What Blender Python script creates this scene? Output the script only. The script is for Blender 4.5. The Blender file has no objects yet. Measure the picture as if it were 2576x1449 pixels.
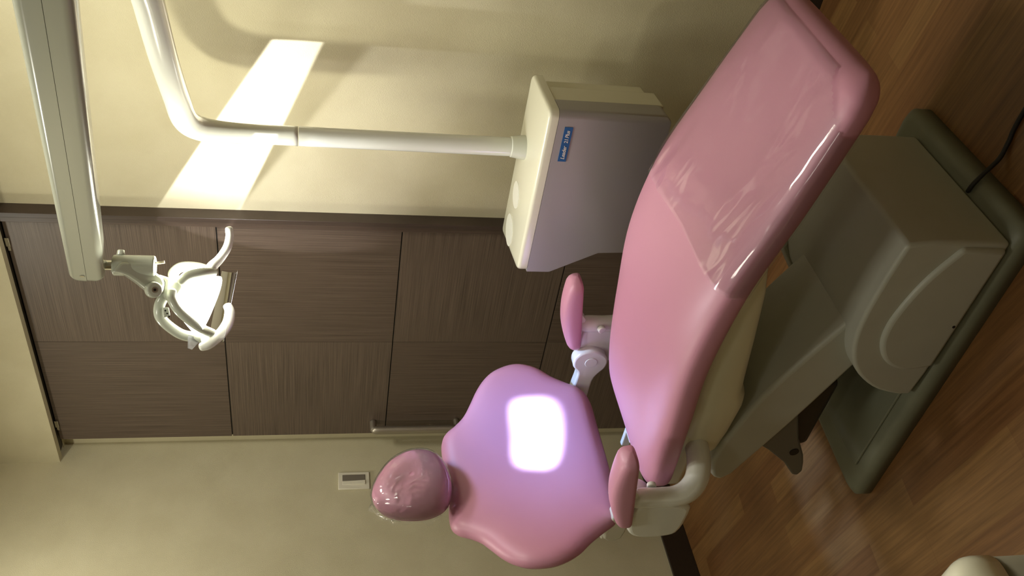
import bpy, bmesh, math, random
import numpy as np
from mathutils import Vector, Matrix, noise

random.seed(4)
S = bpy.context.scene
COL = S.collection

# ------------------------------------------------------------------ camera
# a phone held upright: the picture is stored turned by a quarter, so the camera is rolled about 90 degrees
RIGHT = Vector((0.75067, 0.66054, 0.01348))
DOWN = Vector((0.14806, -0.14832, -0.97779))
FWD = Vector((-0.64388, 0.73599, -0.20914))
cam_d = bpy.data.cameras.new('camera')
cam = bpy.data.objects.new('camera', cam_d)
COL.objects.link(cam)
rot = Matrix((DOWN, RIGHT, -FWD)).transposed()
cam.matrix_world = Matrix.Translation((0, 0, 1.44)) @ rot.to_4x4()
cam_d.sensor_fit = 'HORIZONTAL'
cam_d.sensor_width = 36.0
cam_d.lens = 36.0 * 2270 / 2576
cam_d.clip_start = 0.02
S.camera = cam

# ------------------------------------------------------------------ world, exposure
w = bpy.data.worlds.new('world')
S.world = w
w.use_nodes = True
w.node_tree.nodes['Background'].inputs[0].default_value = (0.9, 0.88, 0.75, 1)
w.node_tree.nodes['Background'].inputs[1].default_value = 0.02
vs = S.view_settings
vs.view_transform = 'Standard'
vs.look = 'None'
vs.gamma = 1.0
vs.use_curve_mapping = False
vs.exposure = 0.0


def area(name, loc, size, power, color, target=None, spread=math.pi):
    d = bpy.data.lights.new(name, 'AREA')
    d.shape = 'RECTANGLE'
    d.size, d.size_y = size
    d.energy = power
    d.color = color
    d.spread = spread
    o = bpy.data.objects.new(name, d)
    COL.objects.link(o)
    o.location = loc
    if target is not None:
        o.rotation_euler = (Vector(target) - Vector(loc)).to_track_quat('-Z', 'Y').to_euler()
    return o


WARM = (1.0, 0.97, 0.83)
area('ceiling_or_fill_light', (-0.75, 1.60, 2.70), (0.30, 0.30), 17, WARM)
area('ceiling_or_fill_light', (-0.7, -0.45, 2.70), (0.4, 0.4), 3.5, WARM)

area('ceiling_or_fill_light', (-1.35, 0.70, 2.70), (0.30, 0.30), 8, WARM)  # added fill to brighten the headrest and back, no fixture known here
area('ceiling_or_fill_light', (-2.50, 1.45, 2.70), (0.14, 0.14), 9, WARM)

# ------------------------------------------------------------------ node helpers
def srgb(r, g, b):
    f = lambda c: (c / 255 / 12.92) if c / 255 <= 0.04045 else ((c / 255 + 0.055) / 1.055) ** 2.4
    return (f(r), f(g), f(b), 1)


def new_mat(name, col=(0.8, 0.8, 0.8, 1), rough=0.5, metal=0.0, coat=0.0, spec=0.5):
    m = bpy.data.materials.new(name)
    m.use_nodes = True
    p = m.node_tree.nodes['Principled BSDF']
    p.inputs['Base Color'].default_value = col
    p.inputs['Roughness'].default_value = rough
    p.inputs['Metallic'].default_value = metal
    p.inputs['Coat Weight'].default_value = coat
    p.inputs['Specular IOR Level'].default_value = spec
    return m


def N(m, t, **kw):
    n = m.node_tree.nodes.new(t)
    for k, v in kw.items():
        setattr(n, k, v)
    return n


def Lk(m, a, b):
    m.node_tree.links.new(a, b)


def add_variation(m, col2, scale=30.0, fac=0.5, stretch=(1, 1, 1), detail=6.0, bump=0.0, bump_scale=None, dist=0.002, rot=(0, 0, 0)):
    """a noise of one base colour into another, and a fine bump"""
    nt = m.node_tree
    p = nt.nodes['Principled BSDF']
    tc = N(m, 'ShaderNodeTexCoord')
    mp = N(m, 'ShaderNodeMapping')
    mp.inputs['Scale'].default_value = stretch
    mp.inputs['Rotation'].default_value = rot
    Lk(m, tc.outputs['Object'], mp.inputs['Vector'])
    nz = N(m, 'ShaderNodeTexNoise')
    nz.inputs['Scale'].default_value = scale
    nz.inputs['Detail'].default_value = detail
    Lk(m, mp.outputs[0], nz.inputs['Vector'])
    mx = N(m, 'ShaderNodeMix', data_type='RGBA')
    mx.inputs[6].default_value = p.inputs['Base Color'].default_value
    mx.inputs[7].default_value = col2
    rp = N(m, 'ShaderNodeMapRange')
    rp.inputs[1].default_value = 0.35
    rp.inputs[2].default_value = 0.65
    rp.inputs[4].default_value = fac
    Lk(m, nz.outputs['Fac'], rp.inputs[0])
    Lk(m, rp.outputs[0], mx.inputs[0])
    Lk(m, mx.outputs[2], p.inputs['Base Color'])
    if bump:
        n2 = nz
        if bump_scale:
            n2 = N(m, 'ShaderNodeTexNoise')
            n2.inputs['Scale'].default_value = bump_scale
            n2.inputs['Detail'].default_value = 4
            Lk(m, mp.outputs[0], n2.inputs['Vector'])
        b = N(m, 'ShaderNodeBump')
        b.inputs['Strength'].default_value = bump
        b.inputs['Distance'].default_value = dist
        Lk(m, n2.outputs['Fac'], b.inputs['Height'])
        Lk(m, b.outputs[0], p.inputs['Normal'])
    return m


M = {}
M['wall'] = add_variation(new_mat('wallpaper', srgb(202, 194, 163), 0.75, spec=0.3), srgb(190, 181, 149), 7, 0.6, detail=10, bump=0.6, bump_scale=380, dist=0.0015)
M['ceiling'] = new_mat('ceiling_paint', srgb(235, 232, 215), 0.8)
M['pink'] = add_variation(new_mat('pink_vinyl', srgb(195, 138, 160), 0.42, spec=0.45), srgb(191, 133, 155), 3, 0.5, bump=0.12, bump_scale=900, dist=0.0006)
M['cream'] = new_mat('cream_plastic', srgb(222, 220, 196), 0.3, coat=0.25)
M['cream_lid'] = new_mat('ivory_lid', srgb(226, 224, 202), 0.22, coat=0.4)
M['grey_face'] = new_mat('pale_grey_enamel', srgb(166, 163, 162), 0.32, coat=0.2)
M['white'] = new_mat('white_enamel', srgb(224, 226, 218), 0.18, coat=0.5)
M['arm'] = new_mat('lamp_arm_enamel', srgb(178, 182, 168), 0.2, coat=0.4)
M['base'] = add_variation(new_mat('base_cover_plastic', srgb(182, 184, 174), 0.42), srgb(174, 176, 166), 9, 0.5)
M['plate'] = add_variation(new_mat('base_plate_paint', srgb(118, 120, 102), 0.5), srgb(108, 110, 93), 14, 0.6)
M['steel'] = new_mat('brushed_steel', srgb(176, 168, 154), 0.42, metal=0.85)
M['chrome'] = new_mat('chrome', srgb(215, 215, 210), 0.1, metal=1.0)
M['black'] = new_mat('black_rubber', srgb(22, 20, 18), 0.5)
M['dark'] = new_mat('dark_track', srgb(52, 45, 34), 0.5)
M['bracket'] = new_mat('grey_steel_bracket', srgb(120, 122, 118), 0.45, metal=0.4)
M['baseboard'] = add_variation(new_mat('dark_baseboard', srgb(44, 35, 28), 0.4), srgb(56, 44, 35), 60, 0.6, stretch=(1, 1, 12))
M['blue'] = new_mat('blue_plate', srgb(20, 92, 150), 0.35)
M['letters'] = new_mat('silver_lettering', srgb(226, 222, 214), 0.35)
M['switch'] = new_mat('switch_plate', srgb(226, 220, 200), 0.35)
M['switch_dark'] = new_mat('switch_rocker', srgb(120, 112, 100), 0.35)
M['disc'] = new_mat('disc_plastic', srgb(236, 236, 224), 0.3)
M['grey_panel'] = new_mat('grey_panel', srgb(128, 122, 104), 0.5)
M['collar'] = new_mat('collar_plastic', srgb(214, 216, 204), 0.25, coat=0.3)


def wood(name, c1, c2, direction, rough=0.42, fine=1.0):
    """straight fine grain laminate; direction is the axis the grain runs along (x or z)"""
    m = new_mat(name, c1, rough)
    p = m.node_tree.nodes['Principled BSDF']
    tc = N(m, 'ShaderNodeTexCoord')
    mp = N(m, 'ShaderNodeMapping')
    mp.inputs['Scale'].default_value = (1.2, 1, 90 * fine) if direction == 'x' else (90 * fine, 1, 1.2)
    Lk(m, tc.outputs['Object'], mp.inputs['Vector'])
    a = N(m, 'ShaderNodeTexNoise')
    a.inputs['Scale'].default_value = 2.2
    a.inputs['Detail'].default_value = 8
    a.inputs['Roughness'].default_value = 0.7
    Lk(m, mp.outputs[0], a.inputs['Vector'])
    r = N(m, 'ShaderNodeValToRGB')
    r.color_ramp.elements[0].position = 0.32
    r.color_ramp.elements[0].color = c1
    r.color_ramp.elements[1].position = 0.68
    r.color_ramp.elements[1].color = c2
    Lk(m, a.outputs['Fac'], r.inputs[0])
    Lk(m, r.outputs[0], p.inputs['Base Color'])
    b = N(m, 'ShaderNodeBump')
    b.inputs['Strength'].default_value = 0.25
    b.inputs['Distance'].default_value = 0.001
    Lk(m, a.outputs['Fac'], b.inputs['Height'])
    Lk(m, b.outputs[0], p.inputs['Normal'])
    return m


M['door_x'] = wood('door_laminate_cross_grain', srgb(66, 55, 47), srgb(115, 99, 86), 'x', fine=1.7)
M['door_z'] = wood('door_laminate_upright_grain', srgb(64, 53, 45), srgb(109, 93, 81), 'z', fine=1.7)
M['trim'] = wood('trim_laminate', srgb(66, 53, 45), srgb(88, 73, 62), 'z')
M['trim_dark'] = wood('trim_laminate_dark', srgb(50, 39, 33), srgb(70, 57, 48), 'z')


M['edge_band_highlight'] = new_mat('door_edge_band_highlight', srgb(176, 158, 136), 0.35)  # pale tone paints in the light caught along the door's edge


def floor_mat():
    m = new_mat('plank_floor', rough=0.38, spec=0.4)
    p = m.node_tree.nodes['Principled BSDF']
    tc = N(m, 'ShaderNodeTexCoord')
    mp = N(m, 'ShaderNodeMapping')
    mp.inputs['Rotation'].default_value = (0, 0, math.radians(10))
    Lk(m, tc.outputs['Object'], mp.inputs['Vector'])
    br = N(m, 'ShaderNodeTexBrick')
    br.offset = 0.37
    br.inputs['Scale'].default_value = 1.0
    br.inputs['Brick Width'].default_value = 0.62
    br.inputs['Row Height'].default_value = 0.075
    br.inputs['Mortar Size'].default_value = 0.0006
    br.inputs['Color1'].default_value = (0, 0, 0, 1)
    br.inputs['Color2'].default_value = (1, 1, 1, 1)
    br.inputs['Mortar'].default_value = (0.3, 0.3, 0.3, 1)
    Lk(m, mp.outputs[0], br.inputs['Vector'])
    r1 = N(m, 'ShaderNodeValToRGB')
    e = r1.color_ramp.elements
    e[0].color = srgb(118, 80, 46)
    e[1].color = srgb(140, 104, 62)
    k = r1.color_ramp.elements.new(0.5)
    k.color = srgb(128, 91, 53)
    Lk(m, br.outputs['Color'], r1.inputs[0])
    mp2 = N(m, 'ShaderNodeMapping')
    mp2.inputs['Scale'].default_value = (2.0, 55, 1)
    Lk(m, mp.outputs[0], mp2.inputs['Vector'])
    g = N(m, 'ShaderNodeTexNoise')
    g.inputs['Scale'].default_value = 1.6
    g.inputs['Detail'].default_value = 9
    g.inputs['Roughness'].default_value = 0.65
    Lk(m, mp2.outputs[0], g.inputs['Vector'])
    r2 = N(m, 'ShaderNodeValToRGB')
    r2.color_ramp.elements[0].position = 0.3
    r2.color_ramp.elements[0].color = (0.42, 0.38, 0.34, 1)
    r2.color_ramp.elements[1].position = 0.66
    r2.color_ramp.elements[1].color = (1.0, 1.0, 1.0, 1)
    Lk(m, g.outputs['Fac'], r2.inputs[0])
    mx = N(m, 'ShaderNodeMix', data_type='RGBA', blend_type='MULTIPLY')
    mx.inputs[0].default_value = 0.8
    Lk(m, r1.outputs[0], mx.inputs[6])
    Lk(m, r2.outputs[0], mx.inputs[7])
    Lk(m, mx.outputs[2], p.inputs['Base Color'])
    b = N(m, 'ShaderNodeBump')
    b.inputs['Strength'].default_value = 0.2
    b.inputs['Distance'].default_value = 0.001
    Lk(m, g.outputs['Fac'], b.inputs['Height'])
    Lk(m, b.outputs[0], p.inputs['Normal'])
    return m


M['floor'] = floor_mat()


def film_mat(name, bump_scale, strength, milk=0.1, stretch=(1, 1, 1)):
    """thin clear film: mostly see-through, shiny, a little milky where it wrinkles"""
    m = bpy.data.materials.new(name)
    m.use_nodes = True
    nt = m.node_tree
    nt.nodes.remove(nt.nodes['Principled BSDF'])
    out = nt.nodes['Material Output']
    tr = N(m, 'ShaderNodeBsdfTransparent')
    gl = N(m, 'ShaderNodeBsdfGlossy')
    gl.inputs['Roughness'].default_value = 0.07
    df = N(m, 'ShaderNodeBsdfDiffuse')
    df.inputs['Color'].default_value = (0.85, 0.82, 0.82, 1)
    tc = N(m, 'ShaderNodeTexCoord')
    mp = N(m, 'ShaderNodeMapping')
    mp.inputs['Scale'].default_value = stretch
    nz = N(m, 'ShaderNodeTexNoise')
    nz.inputs['Scale'].default_value = bump_scale
    nz.inputs['Detail'].default_value = 2.0
    nz.inputs['Distortion'].default_value = 0.6
    Lk(m, tc.outputs['Object'], mp.inputs['Vector'])
    Lk(m, mp.outputs[0], nz.inputs['Vector'])
    b = N(m, 'ShaderNodeBump')
    b.inputs['Strength'].default_value = strength
    b.inputs['Distance'].default_value = 0.012
    Lk(m, nz.outputs['Fac'], b.inputs['Height'])
    Lk(m, b.outputs[0], gl.inputs['Normal'])
    fr = N(m, 'ShaderNodeFresnel')
    fr.inputs['IOR'].default_value = 1.55
    Lk(m, b.outputs[0], fr.inputs['Normal'])
    fm = N(m, 'ShaderNodeMath', operation='MULTIPLY')
    fm.inputs[1].default_value = 0.75
    Lk(m, fr.outputs[0], fm.inputs[0])
    m1 = N(m, 'ShaderNodeMixShader')
    m1.inputs[0].default_value = milk
    Lk(m, tr.outputs[0], m1.inputs[1])
    Lk(m, df.outputs[0], m1.inputs[2])
    m2 = N(m, 'ShaderNodeMixShader')
    Lk(m, fm.outputs[0], m2.inputs[0])
    Lk(m, m1.outputs[0], m2.inputs[1])
    Lk(m, gl.outputs[0], m2.inputs[2])
    Lk(m, m2.outputs[0], out.inputs['Surface'])
    return m


M['film'] = film_mat('clear_film', 4.0, 0.35, 0.03, (1, 2.2, 1))
M['head_film'] = film_mat('clear_head_film', 13.0, 0.8, 0.05)


def emit_mat(name, col, strength):
    m = bpy.data.materials.new(name)
    m.use_nodes = True
    p = m.node_tree.nodes['Principled BSDF']
    p.inputs['Base Color'].default_value = col
    p.inputs['Emission Color'].default_value = col
    p.inputs['Emission Strength'].default_value = strength
    return m


M['glow'] = emit_mat('lit_reflector', (1.0, 0.97, 0.86, 1), 5.0)
M['bulb'] = emit_mat('lit_bulb', (1.0, 0.98, 0.93, 1), 150.0)


def clear_mat():
    m = bpy.data.materials.new('clear_shield')
    m.use_nodes = True
    nt = m.node_tree
    nt.nodes.remove(nt.nodes['Principled BSDF'])
    tr = N(m, 'ShaderNodeBsdfTransparent')
    tr.inputs[0].default_value = (0.93, 0.94, 0.96, 1)
    gl = N(m, 'ShaderNodeBsdfGlossy')
    gl.inputs['Roughness'].default_value = 0.05
    lw = N(m, 'ShaderNodeLayerWeight')
    lw.inputs[0].default_value = 0.25
    df = N(m, 'ShaderNodeBsdfTranslucent')
    df.inputs[0].default_value = (.9, .9, .95, 1)
    m0 = N(m, 'ShaderNodeMixShader')
    m0.inputs[0].default_value = 0.62
    Lk(m, tr.outputs[0], m0.inputs[1])
    Lk(m, df.outputs[0], m0.inputs[2])
    mx = N(m, 'ShaderNodeMixShader')
    Lk(m, lw.outputs['Fresnel'], mx.inputs[0])
    Lk(m, m0.outputs[0], mx.inputs[1])
    Lk(m, gl.outputs[0], mx.inputs[2])
    Lk(m, mx.outputs[0], nt.nodes['Material Output'].inputs['Surface'])
    return m


M['clear'] = clear_mat()


# ------------------------------------------------------------------ mesh helpers
def link_mesh(name, verts, faces, mats, parent=None, smooth=True, midx=None, origin=None, autosmooth=None):
    """vertices are given in world coordinates; children are stored relative to their thing's base"""
    root = parent
    while root is not None and root.parent is not None:
        root = root.parent
    o0 = Vector(root.location) if root is not None else Vector(origin or (0, 0, 0))
    me = bpy.data.meshes.new(name)
    me.from_pydata([tuple(Vector(v) - o0) for v in verts], [], faces)
    bm = bmesh.new()
    bm.from_mesh(me)
    bmesh.ops.recalc_face_normals(bm, faces=bm.faces)
    bm.to_mesh(me)
    bm.free()
    for m in (mats if isinstance(mats, list) else [mats]):
        me.materials.append(m)
    if midx:
        for p, i in zip(me.polygons, midx):
            p.material_index = i
    if smooth:
        me.polygons.foreach_set('use_smooth', [True] * len(me.polygons))
        if autosmooth:
            me.set_sharp_from_angle(angle=math.radians(autosmooth))
    o = bpy.data.objects.new(name, me)
    COL.objects.link(o)
    if parent is not None:
        o.parent = parent
    else:
        o.location = o0
    return o


def thing(name, label, cat, loc, group=None):
    o = bpy.data.objects.new(name, None)
    o.empty_display_size = 0.1
    COL.objects.link(o)
    o.location = loc
    o['label'] = label
    o['category'] = cat
    if group:
        o['group'] = group
    return o


def tag(o, label, cat, group=None):
    o['label'] = label
    o['category'] = cat
    if group:
        o['group'] = group
    return o


def struct(o):
    o['kind'] = 'structure'
    return o


def bev(o, width, segs=2, angle=30):
    m = o.modifiers.new('bevel', 'BEVEL')
    m.width = width
    m.segments = segs
    m.limit_method = 'ANGLE'
    m.angle_limit = math.radians(angle)
    return o


def sub(o, lv=2):
    m = o.modifiers.new('subdivision', 'SUBSURF')
    m.levels = lv
    m.render_levels = lv
    return o


def box_data(lo, hi):
    x0, y0, z0 = lo
    x1, y1, z1 = hi
    v = [(x0, y0, z0), (x1, y0, z0), (x1, y1, z0), (x0, y1, z0), (x0, y0, z1), (x1, y0, z1), (x1, y1, z1), (x0, y1, z1)]
    f = [(0, 3, 2, 1), (4, 5, 6, 7), (0, 1, 5, 4), (1, 2, 6, 5), (2, 3, 7, 6), (3, 0, 4, 7)]
    return v, f


def box(name, lo, hi, mat, parent=None, bevel=0.0, segs=2, origin=None):
    v, f = box_data(lo, hi)
    o = link_mesh(name, v, f, mat, parent, smooth=bevel > 0, origin=origin, autosmooth=35 if bevel else None)
    if bevel:
        bev(o, bevel, segs)
    return o


def boxes(name, bl, mats, parent=None, bevel=0.0, midx=None):
    V, F, I = [], [], []
    for k, (lo, hi) in enumerate(bl):
        v, f = box_data(lo, hi)
        n = len(V)
        V += v
        F += [tuple(i + n for i in q) for q in f]
        I += [midx[k] if midx else 0] * 6
    o = link_mesh(name, V, F, mats, parent, smooth=False, midx=I)
    if bevel:
        bev(o, bevel, 2)
    return o


def loft(name, rings, mat, parent=None, cap=True, smooth=True, closed=True, auto=None):
    n = len(rings[0])
    V = [p for r in rings for p in r]
    F = []
    for i in range(len(rings) - 1):
        for j in range(n if closed else n - 1):
            k = (j + 1) % n
            F.append((i * n + j, i * n + k, (i + 1) * n + k, (i + 1) * n + j))
    if cap:
        F.append(tuple(range(n)))
        F.append(tuple((len(rings) - 1) * n + j for j in range(n)))
    return link_mesh(name, V, F, mat, parent, smooth, autosmooth=auto)


def catmull(pts, n=8):
    P = [np.array(p, float) for p in pts]
    P = [2 * P[0] - P[1]] + P + [2 * P[-1] - P[-2]]
    out = []
    for i in range(1, len(P) - 2):
        for k in range(n):
            t = k / n
            out.append(0.5 * (2 * P[i] + (P[i + 1] - P[i - 1]) * t + (2 * P[i - 1] - 5 * P[i] + 4 * P[i + 1] - P[i + 2]) * t * t + (3 * P[i] - P[i - 1] - 3 * P[i + 1] + P[i + 2]) * t ** 3))
    out.append(P[-2])
    return out


def closed_catmull(pts, n=4):
    P = [np.array(p, float) for p in pts]
    L = len(P)
    out = []
    for i in range(L):
        a, b, c, d = P[i - 1], P[i], P[(i + 1) % L], P[(i + 2) % L]
        for k in range(n):
            t = k / n
            out.append(0.5 * (2 * b + (c - a) * t + (2 * a - 5 * b + 4 * c - d) * t * t + (3 * b - a - 3 * c + d) * t ** 3))
    return out


def tube(name, pts, rad, mat, parent=None, segs=20, n=8, flat=1.0, up=None, roundcap=True, raw=False):
    """a round (or flattened) bar swept along a smooth path; rad is one radius or one per point"""
    if not isinstance(rad, (list, tuple)):
        rad = [rad] * len(pts)
    four = [tuple(p) + (r,) for p, r in zip(pts, rad)]
    S4 = catmull(four, n) if not raw else [np.array(q, float) for q in four]
    path = [Vector(q[:3]) for q in S4]
    R = [q[3] for q in S4]
    T = []
    for i in range(len(path)):
        a = path[max(i - 1, 0)]
        b = path[min(i + 1, len(path) - 1)]
        T.append((b - a).normalized())
    if roundcap:
        def ext(p, t, r, s):
            return [(p + t * (s * r * math.sin(q)), r * math.cos(q)) for q in (math.radians(35), math.radians(62), math.radians(82))]
        head = ext(path[0], T[0], R[0] * 0.6, -1)
        head = [(p, R[0] * (r / (R[0] * 0.6))) for p, r in head]
        tail = ext(path[-1], T[-1], R[-1] * 0.6, 1)
        tail = [(p, R[-1] * (r / (R[-1] * 0.6))) for p, r in tail]
        path = [p for p, r in head[::-1]] + path + [p for p, r in tail]
        R = [r for p, r in head[::-1]] + R + [r for p, r in tail]
        T = [T[0]] * 3 + T + [T[-1]] * 3
    u = Vector(up) if up is not None else (Vector((0, 0, 1)) if abs(T[0].z) < 0.9 else Vector((1, 0, 0)))
    rings = []
    for p, r, t in zip(path, R, T):
        u = (u - t * u.dot(t)).normalized()
        s = t.cross(u)
        rings.append([p + u * (r * math.cos(a)) + s * (r * flat * math.sin(a)) for a in [2 * math.pi * k / segs for k in range(segs)]])
    return loft(name, rings, mat, parent)


def cyl(name, p0, p1, r0, r1, mat, parent=None, segs=32, bevel=0.0):
    p0, p1 = Vector(p0), Vector(p1)
    t = (p1 - p0).normalized()
    u = Vector((0, 0, 1)) if abs(t.z) < 0.9 else Vector((1, 0, 0))
    u = (u - t * u.dot(t)).normalized()
    s = t.cross(u)
    rings = [[p + u * (r * math.cos(a)) + s * (r * math.sin(a)) for a in [2 * math.pi * k / segs for k in range(segs)]] for p, r in ((p0, r0), (p1, r1))]
    o = loft(name, rings, mat, parent, auto=40)
    if bevel:
        bev(o, bevel, 3)
    return o


def prism(name, outline, vec, mat, parent=None, bevel=0.0, segs=3, angle=30):
    """outline (world points) pushed along vec"""
    n = len(outline)
    vec = Vector(vec)
    V = [Vector(p) for p in outline] + [Vector(p) + vec for p in outline]
    F = [tuple(range(n)), tuple(range(n, 2 * n))] + [(i, (i + 1) % n, n + (i + 1) % n, n + i) for i in range(n)]
    o = link_mesh(name, V, F, mat, parent, True, autosmooth=40)
    if bevel:
        bev(o, bevel, segs, angle)
    return o


def sp(v, e):
    return math.copysign(abs(v) ** e, v)


def interp(x, xs, ys):
    """smooth interpolation through a table"""
    xs = list(xs)
    if x <= xs[0]:
        return ys[0]
    if x >= xs[-1]:
        return ys[-1]
    i = max(k for k in range(len(xs)) if xs[k] <= x)
    h = xs[i + 1] - xs[i]
    t = (x - xs[i]) / h
    def slope(k):
        if k == 0:
            return (ys[1] - ys[0]) / (xs[1] - xs[0])
        if k == len(xs) - 1:
            return (ys[-1] - ys[-2]) / (xs[-1] - xs[-2])
        return (ys[k + 1] - ys[k - 1]) / (xs[k + 1] - xs[k - 1])
    a, b = slope(i) * h, slope(i + 1) * h
    return (2 * t**3 - 3 * t**2 + 1) * ys[i] + (t**3 - 2 * t**2 + t) * a + (-2 * t**3 + 3 * t**2) * ys[i + 1] + (t**3 - t**2) * b


# ================================================================== THE ROOM
LX, RX, FY = -2.95, 1.7, -1.7
WY = 2.390            # face of the back wall beside the door
HZ = 2.39            # underside of the header over the door
CZ = 2.75
struct(box('floor', (LX - .1, FY - .1, -0.1), (RX + .1, 2.6, 0.0), M['floor']))
struct(box('ceiling', (LX - .1, FY - .1, CZ), (RX + .1, 2.6, CZ + .1), M['ceiling']))
struct(box('wall_left', (LX - .1, FY, 0), (LX, 2.6, CZ), M['wall']))
struct(box('wall_right', (RX, FY, 0), (RX + .1, 2.6, CZ), M['wall']))
struct(box('wall_front', (LX - .1, FY - .1, 0), (RX + .1, FY, CZ), M['wall']))
struct(boxes('wall_back', [((LX, 2.425, 0), (-1.78, 2.6, HZ)), ((-1.78, WY, 0), (RX, 2.6, HZ))], M['wall']))
struct(boxes('trim_2', [((LX, 2.335, HZ), (-1.0, 2.365, CZ)), ((LX, 2.365, HZ + .05), (-1.0, 2.6, CZ)), ((LX, 2.405, HZ), (-1.0, 2.6, HZ + .05)), ((-1.0, 2.335, HZ), (RX, 2.6, CZ))], M['wall']))
struct(boxes('trim_3', [((LX + .02, 2.366, HZ + .002), (-1.0, 2.404, HZ + .03))], M['dark']))
struct(box('baseboard_back', (-1.76, WY - .012, 0), (RX, WY, 0.098), M['baseboard'], bevel=0.002))
struct(box('baseboard_left', (LX, FY, 0), (LX + .012, 2.33, 0.105), M['baseboard'], bevel=0.002))
# the jamb beside the door: two dark strips with a groove between them
struct(boxes('trim_1', [((-1.829, 2.362, 0), (-1.804, 2.425, HZ - .002)), ((-1.804, 2.412, 0), (-1.797, 2.425, HZ - .002)), ((-1.797, 2.342, 0), (-1.779, 2.425, HZ - .002))], [M['trim'], M['black'], M['trim_dark']], bevel=0.0015, midx=[0, 1, 2]))

# ---- sliding door: laminate panels of crossed grain with dark grooves between them
door = bpy.data.objects.new('door_1', None)
COL.objects.link(door)
door.location = (-2.35, 2.40, 0)
struct(door)
DX0, DX1, DS = -2.871, -1.831, -2.355
rows = [0.012, 0.588, 1.172, 1.763, 2.385]
bl, mi = [((DX0 + .002, 2.386, 0.014), (DX1 - .002, 2.415, 2.383))], [2]
g = 0.0022
for r in range(4):
    for c in range(2):
        x0, x1 = (DX0, DS - .0008) if c == 0 else (DS + .0008, DX1)
        z0 = rows[r] + (g if r else 0)
        z1 = rows[r + 1] - (g if r < 3 else 0)
        bl.append(((x0, 2.38, z0), (x1, 2.3865, z1)))
        mi.append((r + c + 1) % 2)
bl.append(((DX1 - .0004, 2.3795, rows[0]), (DX1 + .0012, 2.40, rows[4])))
mi.append(3)
leaf = boxes('door_panel', bl, [M['door_z'], M['door_x'], M['black'], M['edge_band_highlight']], door, midx=mi)
hx, hy = -2.80, 2.335
han = tube('door_handle', [(hx, 2.381, 1.222), (hx, hy + .012, 1.222), (hx, hy + .003, 1.219), (hx, hy, 1.208), (hx, hy, 1.15), (hx, hy, 0.95), (hx, hy, 0.902), (hx, hy + .003, 0.892), (hx, hy + .012, 0.888), (hx, 2.381, 0.888)],
           [.013, .013, .014, .0165, .0165, .0165, .0165, .014, .013, .013], M['steel'], door, n=6, roundcap=False)
han['label'] = 'brushed steel bar handle'
for x in (-2.79, -1.93):
    hg = boxes('door_hanger', [((x - .03, 2.384, 2.372), (x + .03, 2.396, 2.389)), ((x - .022, 2.374, 2.378), (x + .022, 2.384, 2.386)), ((x - .004, 2.372, 2.376), (x + .03, 2.378, 2.39))], M['chrome'], door, bevel=0.001)

# ---- light switch on the left wall
sw = thing('light_switch', 'cream wall switch plate with a grey rocker, on the wall beside the dark door', 'light switch', (LX, 2.203, 1.295))
box('switch_plate', (LX, 2.163, 1.235), (LX + .007, 2.243, 1.356), M['switch'], sw, bevel=0.002)
prism('switch_rocker', [(LX + .006, 2.183, 1.252), (LX + .013, 2.183, 1.252), (LX + .008, 2.183, 1.340), (LX + .006, 2.183, 1.340)], (0, .017, 0), M['switch'], sw, bevel=0.001)
o = box('indicator_strip', (LX + .006, 2.201, 1.252), (LX + .0095, 2.229, 1.340), M['switch_dark'], sw, bevel=0.001)
o['label'] = 'grey rocker half'

# ================================================================== DENTAL CHAIR
chair = thing('dental_chair', 'pink vinyl dental chair with ivory base, armrests, winged back and headrest', 'dental chair', (-1.35, 1.5, 0))
YC = 1.5

# base plate on the floor
def rounded_rect(x0, x1, y0, y1, r, z, n=6):
    out = []
    for cx, cy, a0 in ((x1 - r, y1 - r, 0), (x0 + r, y1 - r, 90), (x0 + r, y0 + r, 180), (x1 - r, y0 + r, 270)):
        for k in range(n + 1):
            a = math.radians(a0 + 90 * k / n)
            out.append((cx + r * math.cos(a), cy + r * math.sin(a), z))
    return out

rings = [rounded_rect(-1.79, -.93, 1.262, 1.765, .034, 0.0), rounded_rect(-1.79, -.93, 1.262, 1.765, .034, 0.034), rounded_rect(-1.782, -.938, 1.270, 1.757, .04, 0.045),
         rounded_rect(-1.768, -.952, 1.284, 1.743, .035, 0.05)]
rings = [[(x - (.045 * (1.765 - y) / .5 if x < -1.5 else 0), y, z) for x, y, z in r] for r in rings]
loft('base_plate', rings, M['plate'], chair)
o = boxes('base_plate_ledge', [((-1.745, 1.305, .0495), (-1.40, 1.735, .056))], M['plate'], chair, bevel=.004)

# base cover
F_ = 1.272
prof = catmull([(-.972, .05), (-.972, .15), (-.975, .262)], 3)[:-1] + catmull([(-.985, .284), (-1.08, .292), (-1.19, .294), (-1.275, .280), (-1.35, .240), (-1.408, .170), (-1.432, .10), (-1.432, .062)], 4)
prof = [(p[0], p[1]) for p in prof] + [(-1.36, .055)]
cover = prism('base_cover', [(x, F_, z) for x, z in prof], (0, .41, 0), M['base'], chair, bevel=.019, segs=5, angle=50)
rp = catmull([(-.985, .16), (-1.06, .20), (-1.13, .222), (-1.20, .232), (-1.26, .222), (-1.31, .19), (-1.335, .15), (-1.34, .11)], 5)
rp = [(p[0], p[1]) for p in rp] + [(-1.33, .06), (-.985, .056)]
prism('raised_panel', [(x, F_ - .010, z) for x, z in rp], (0, .03, 0), M['base'], cover, bevel=.010, segs=4)
cyl('screw', (-1.2, F_ - .0115, .072), (-1.2, F_ - .008, .072), .0035, .0035, M['black'], cover, segs=12)
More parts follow.
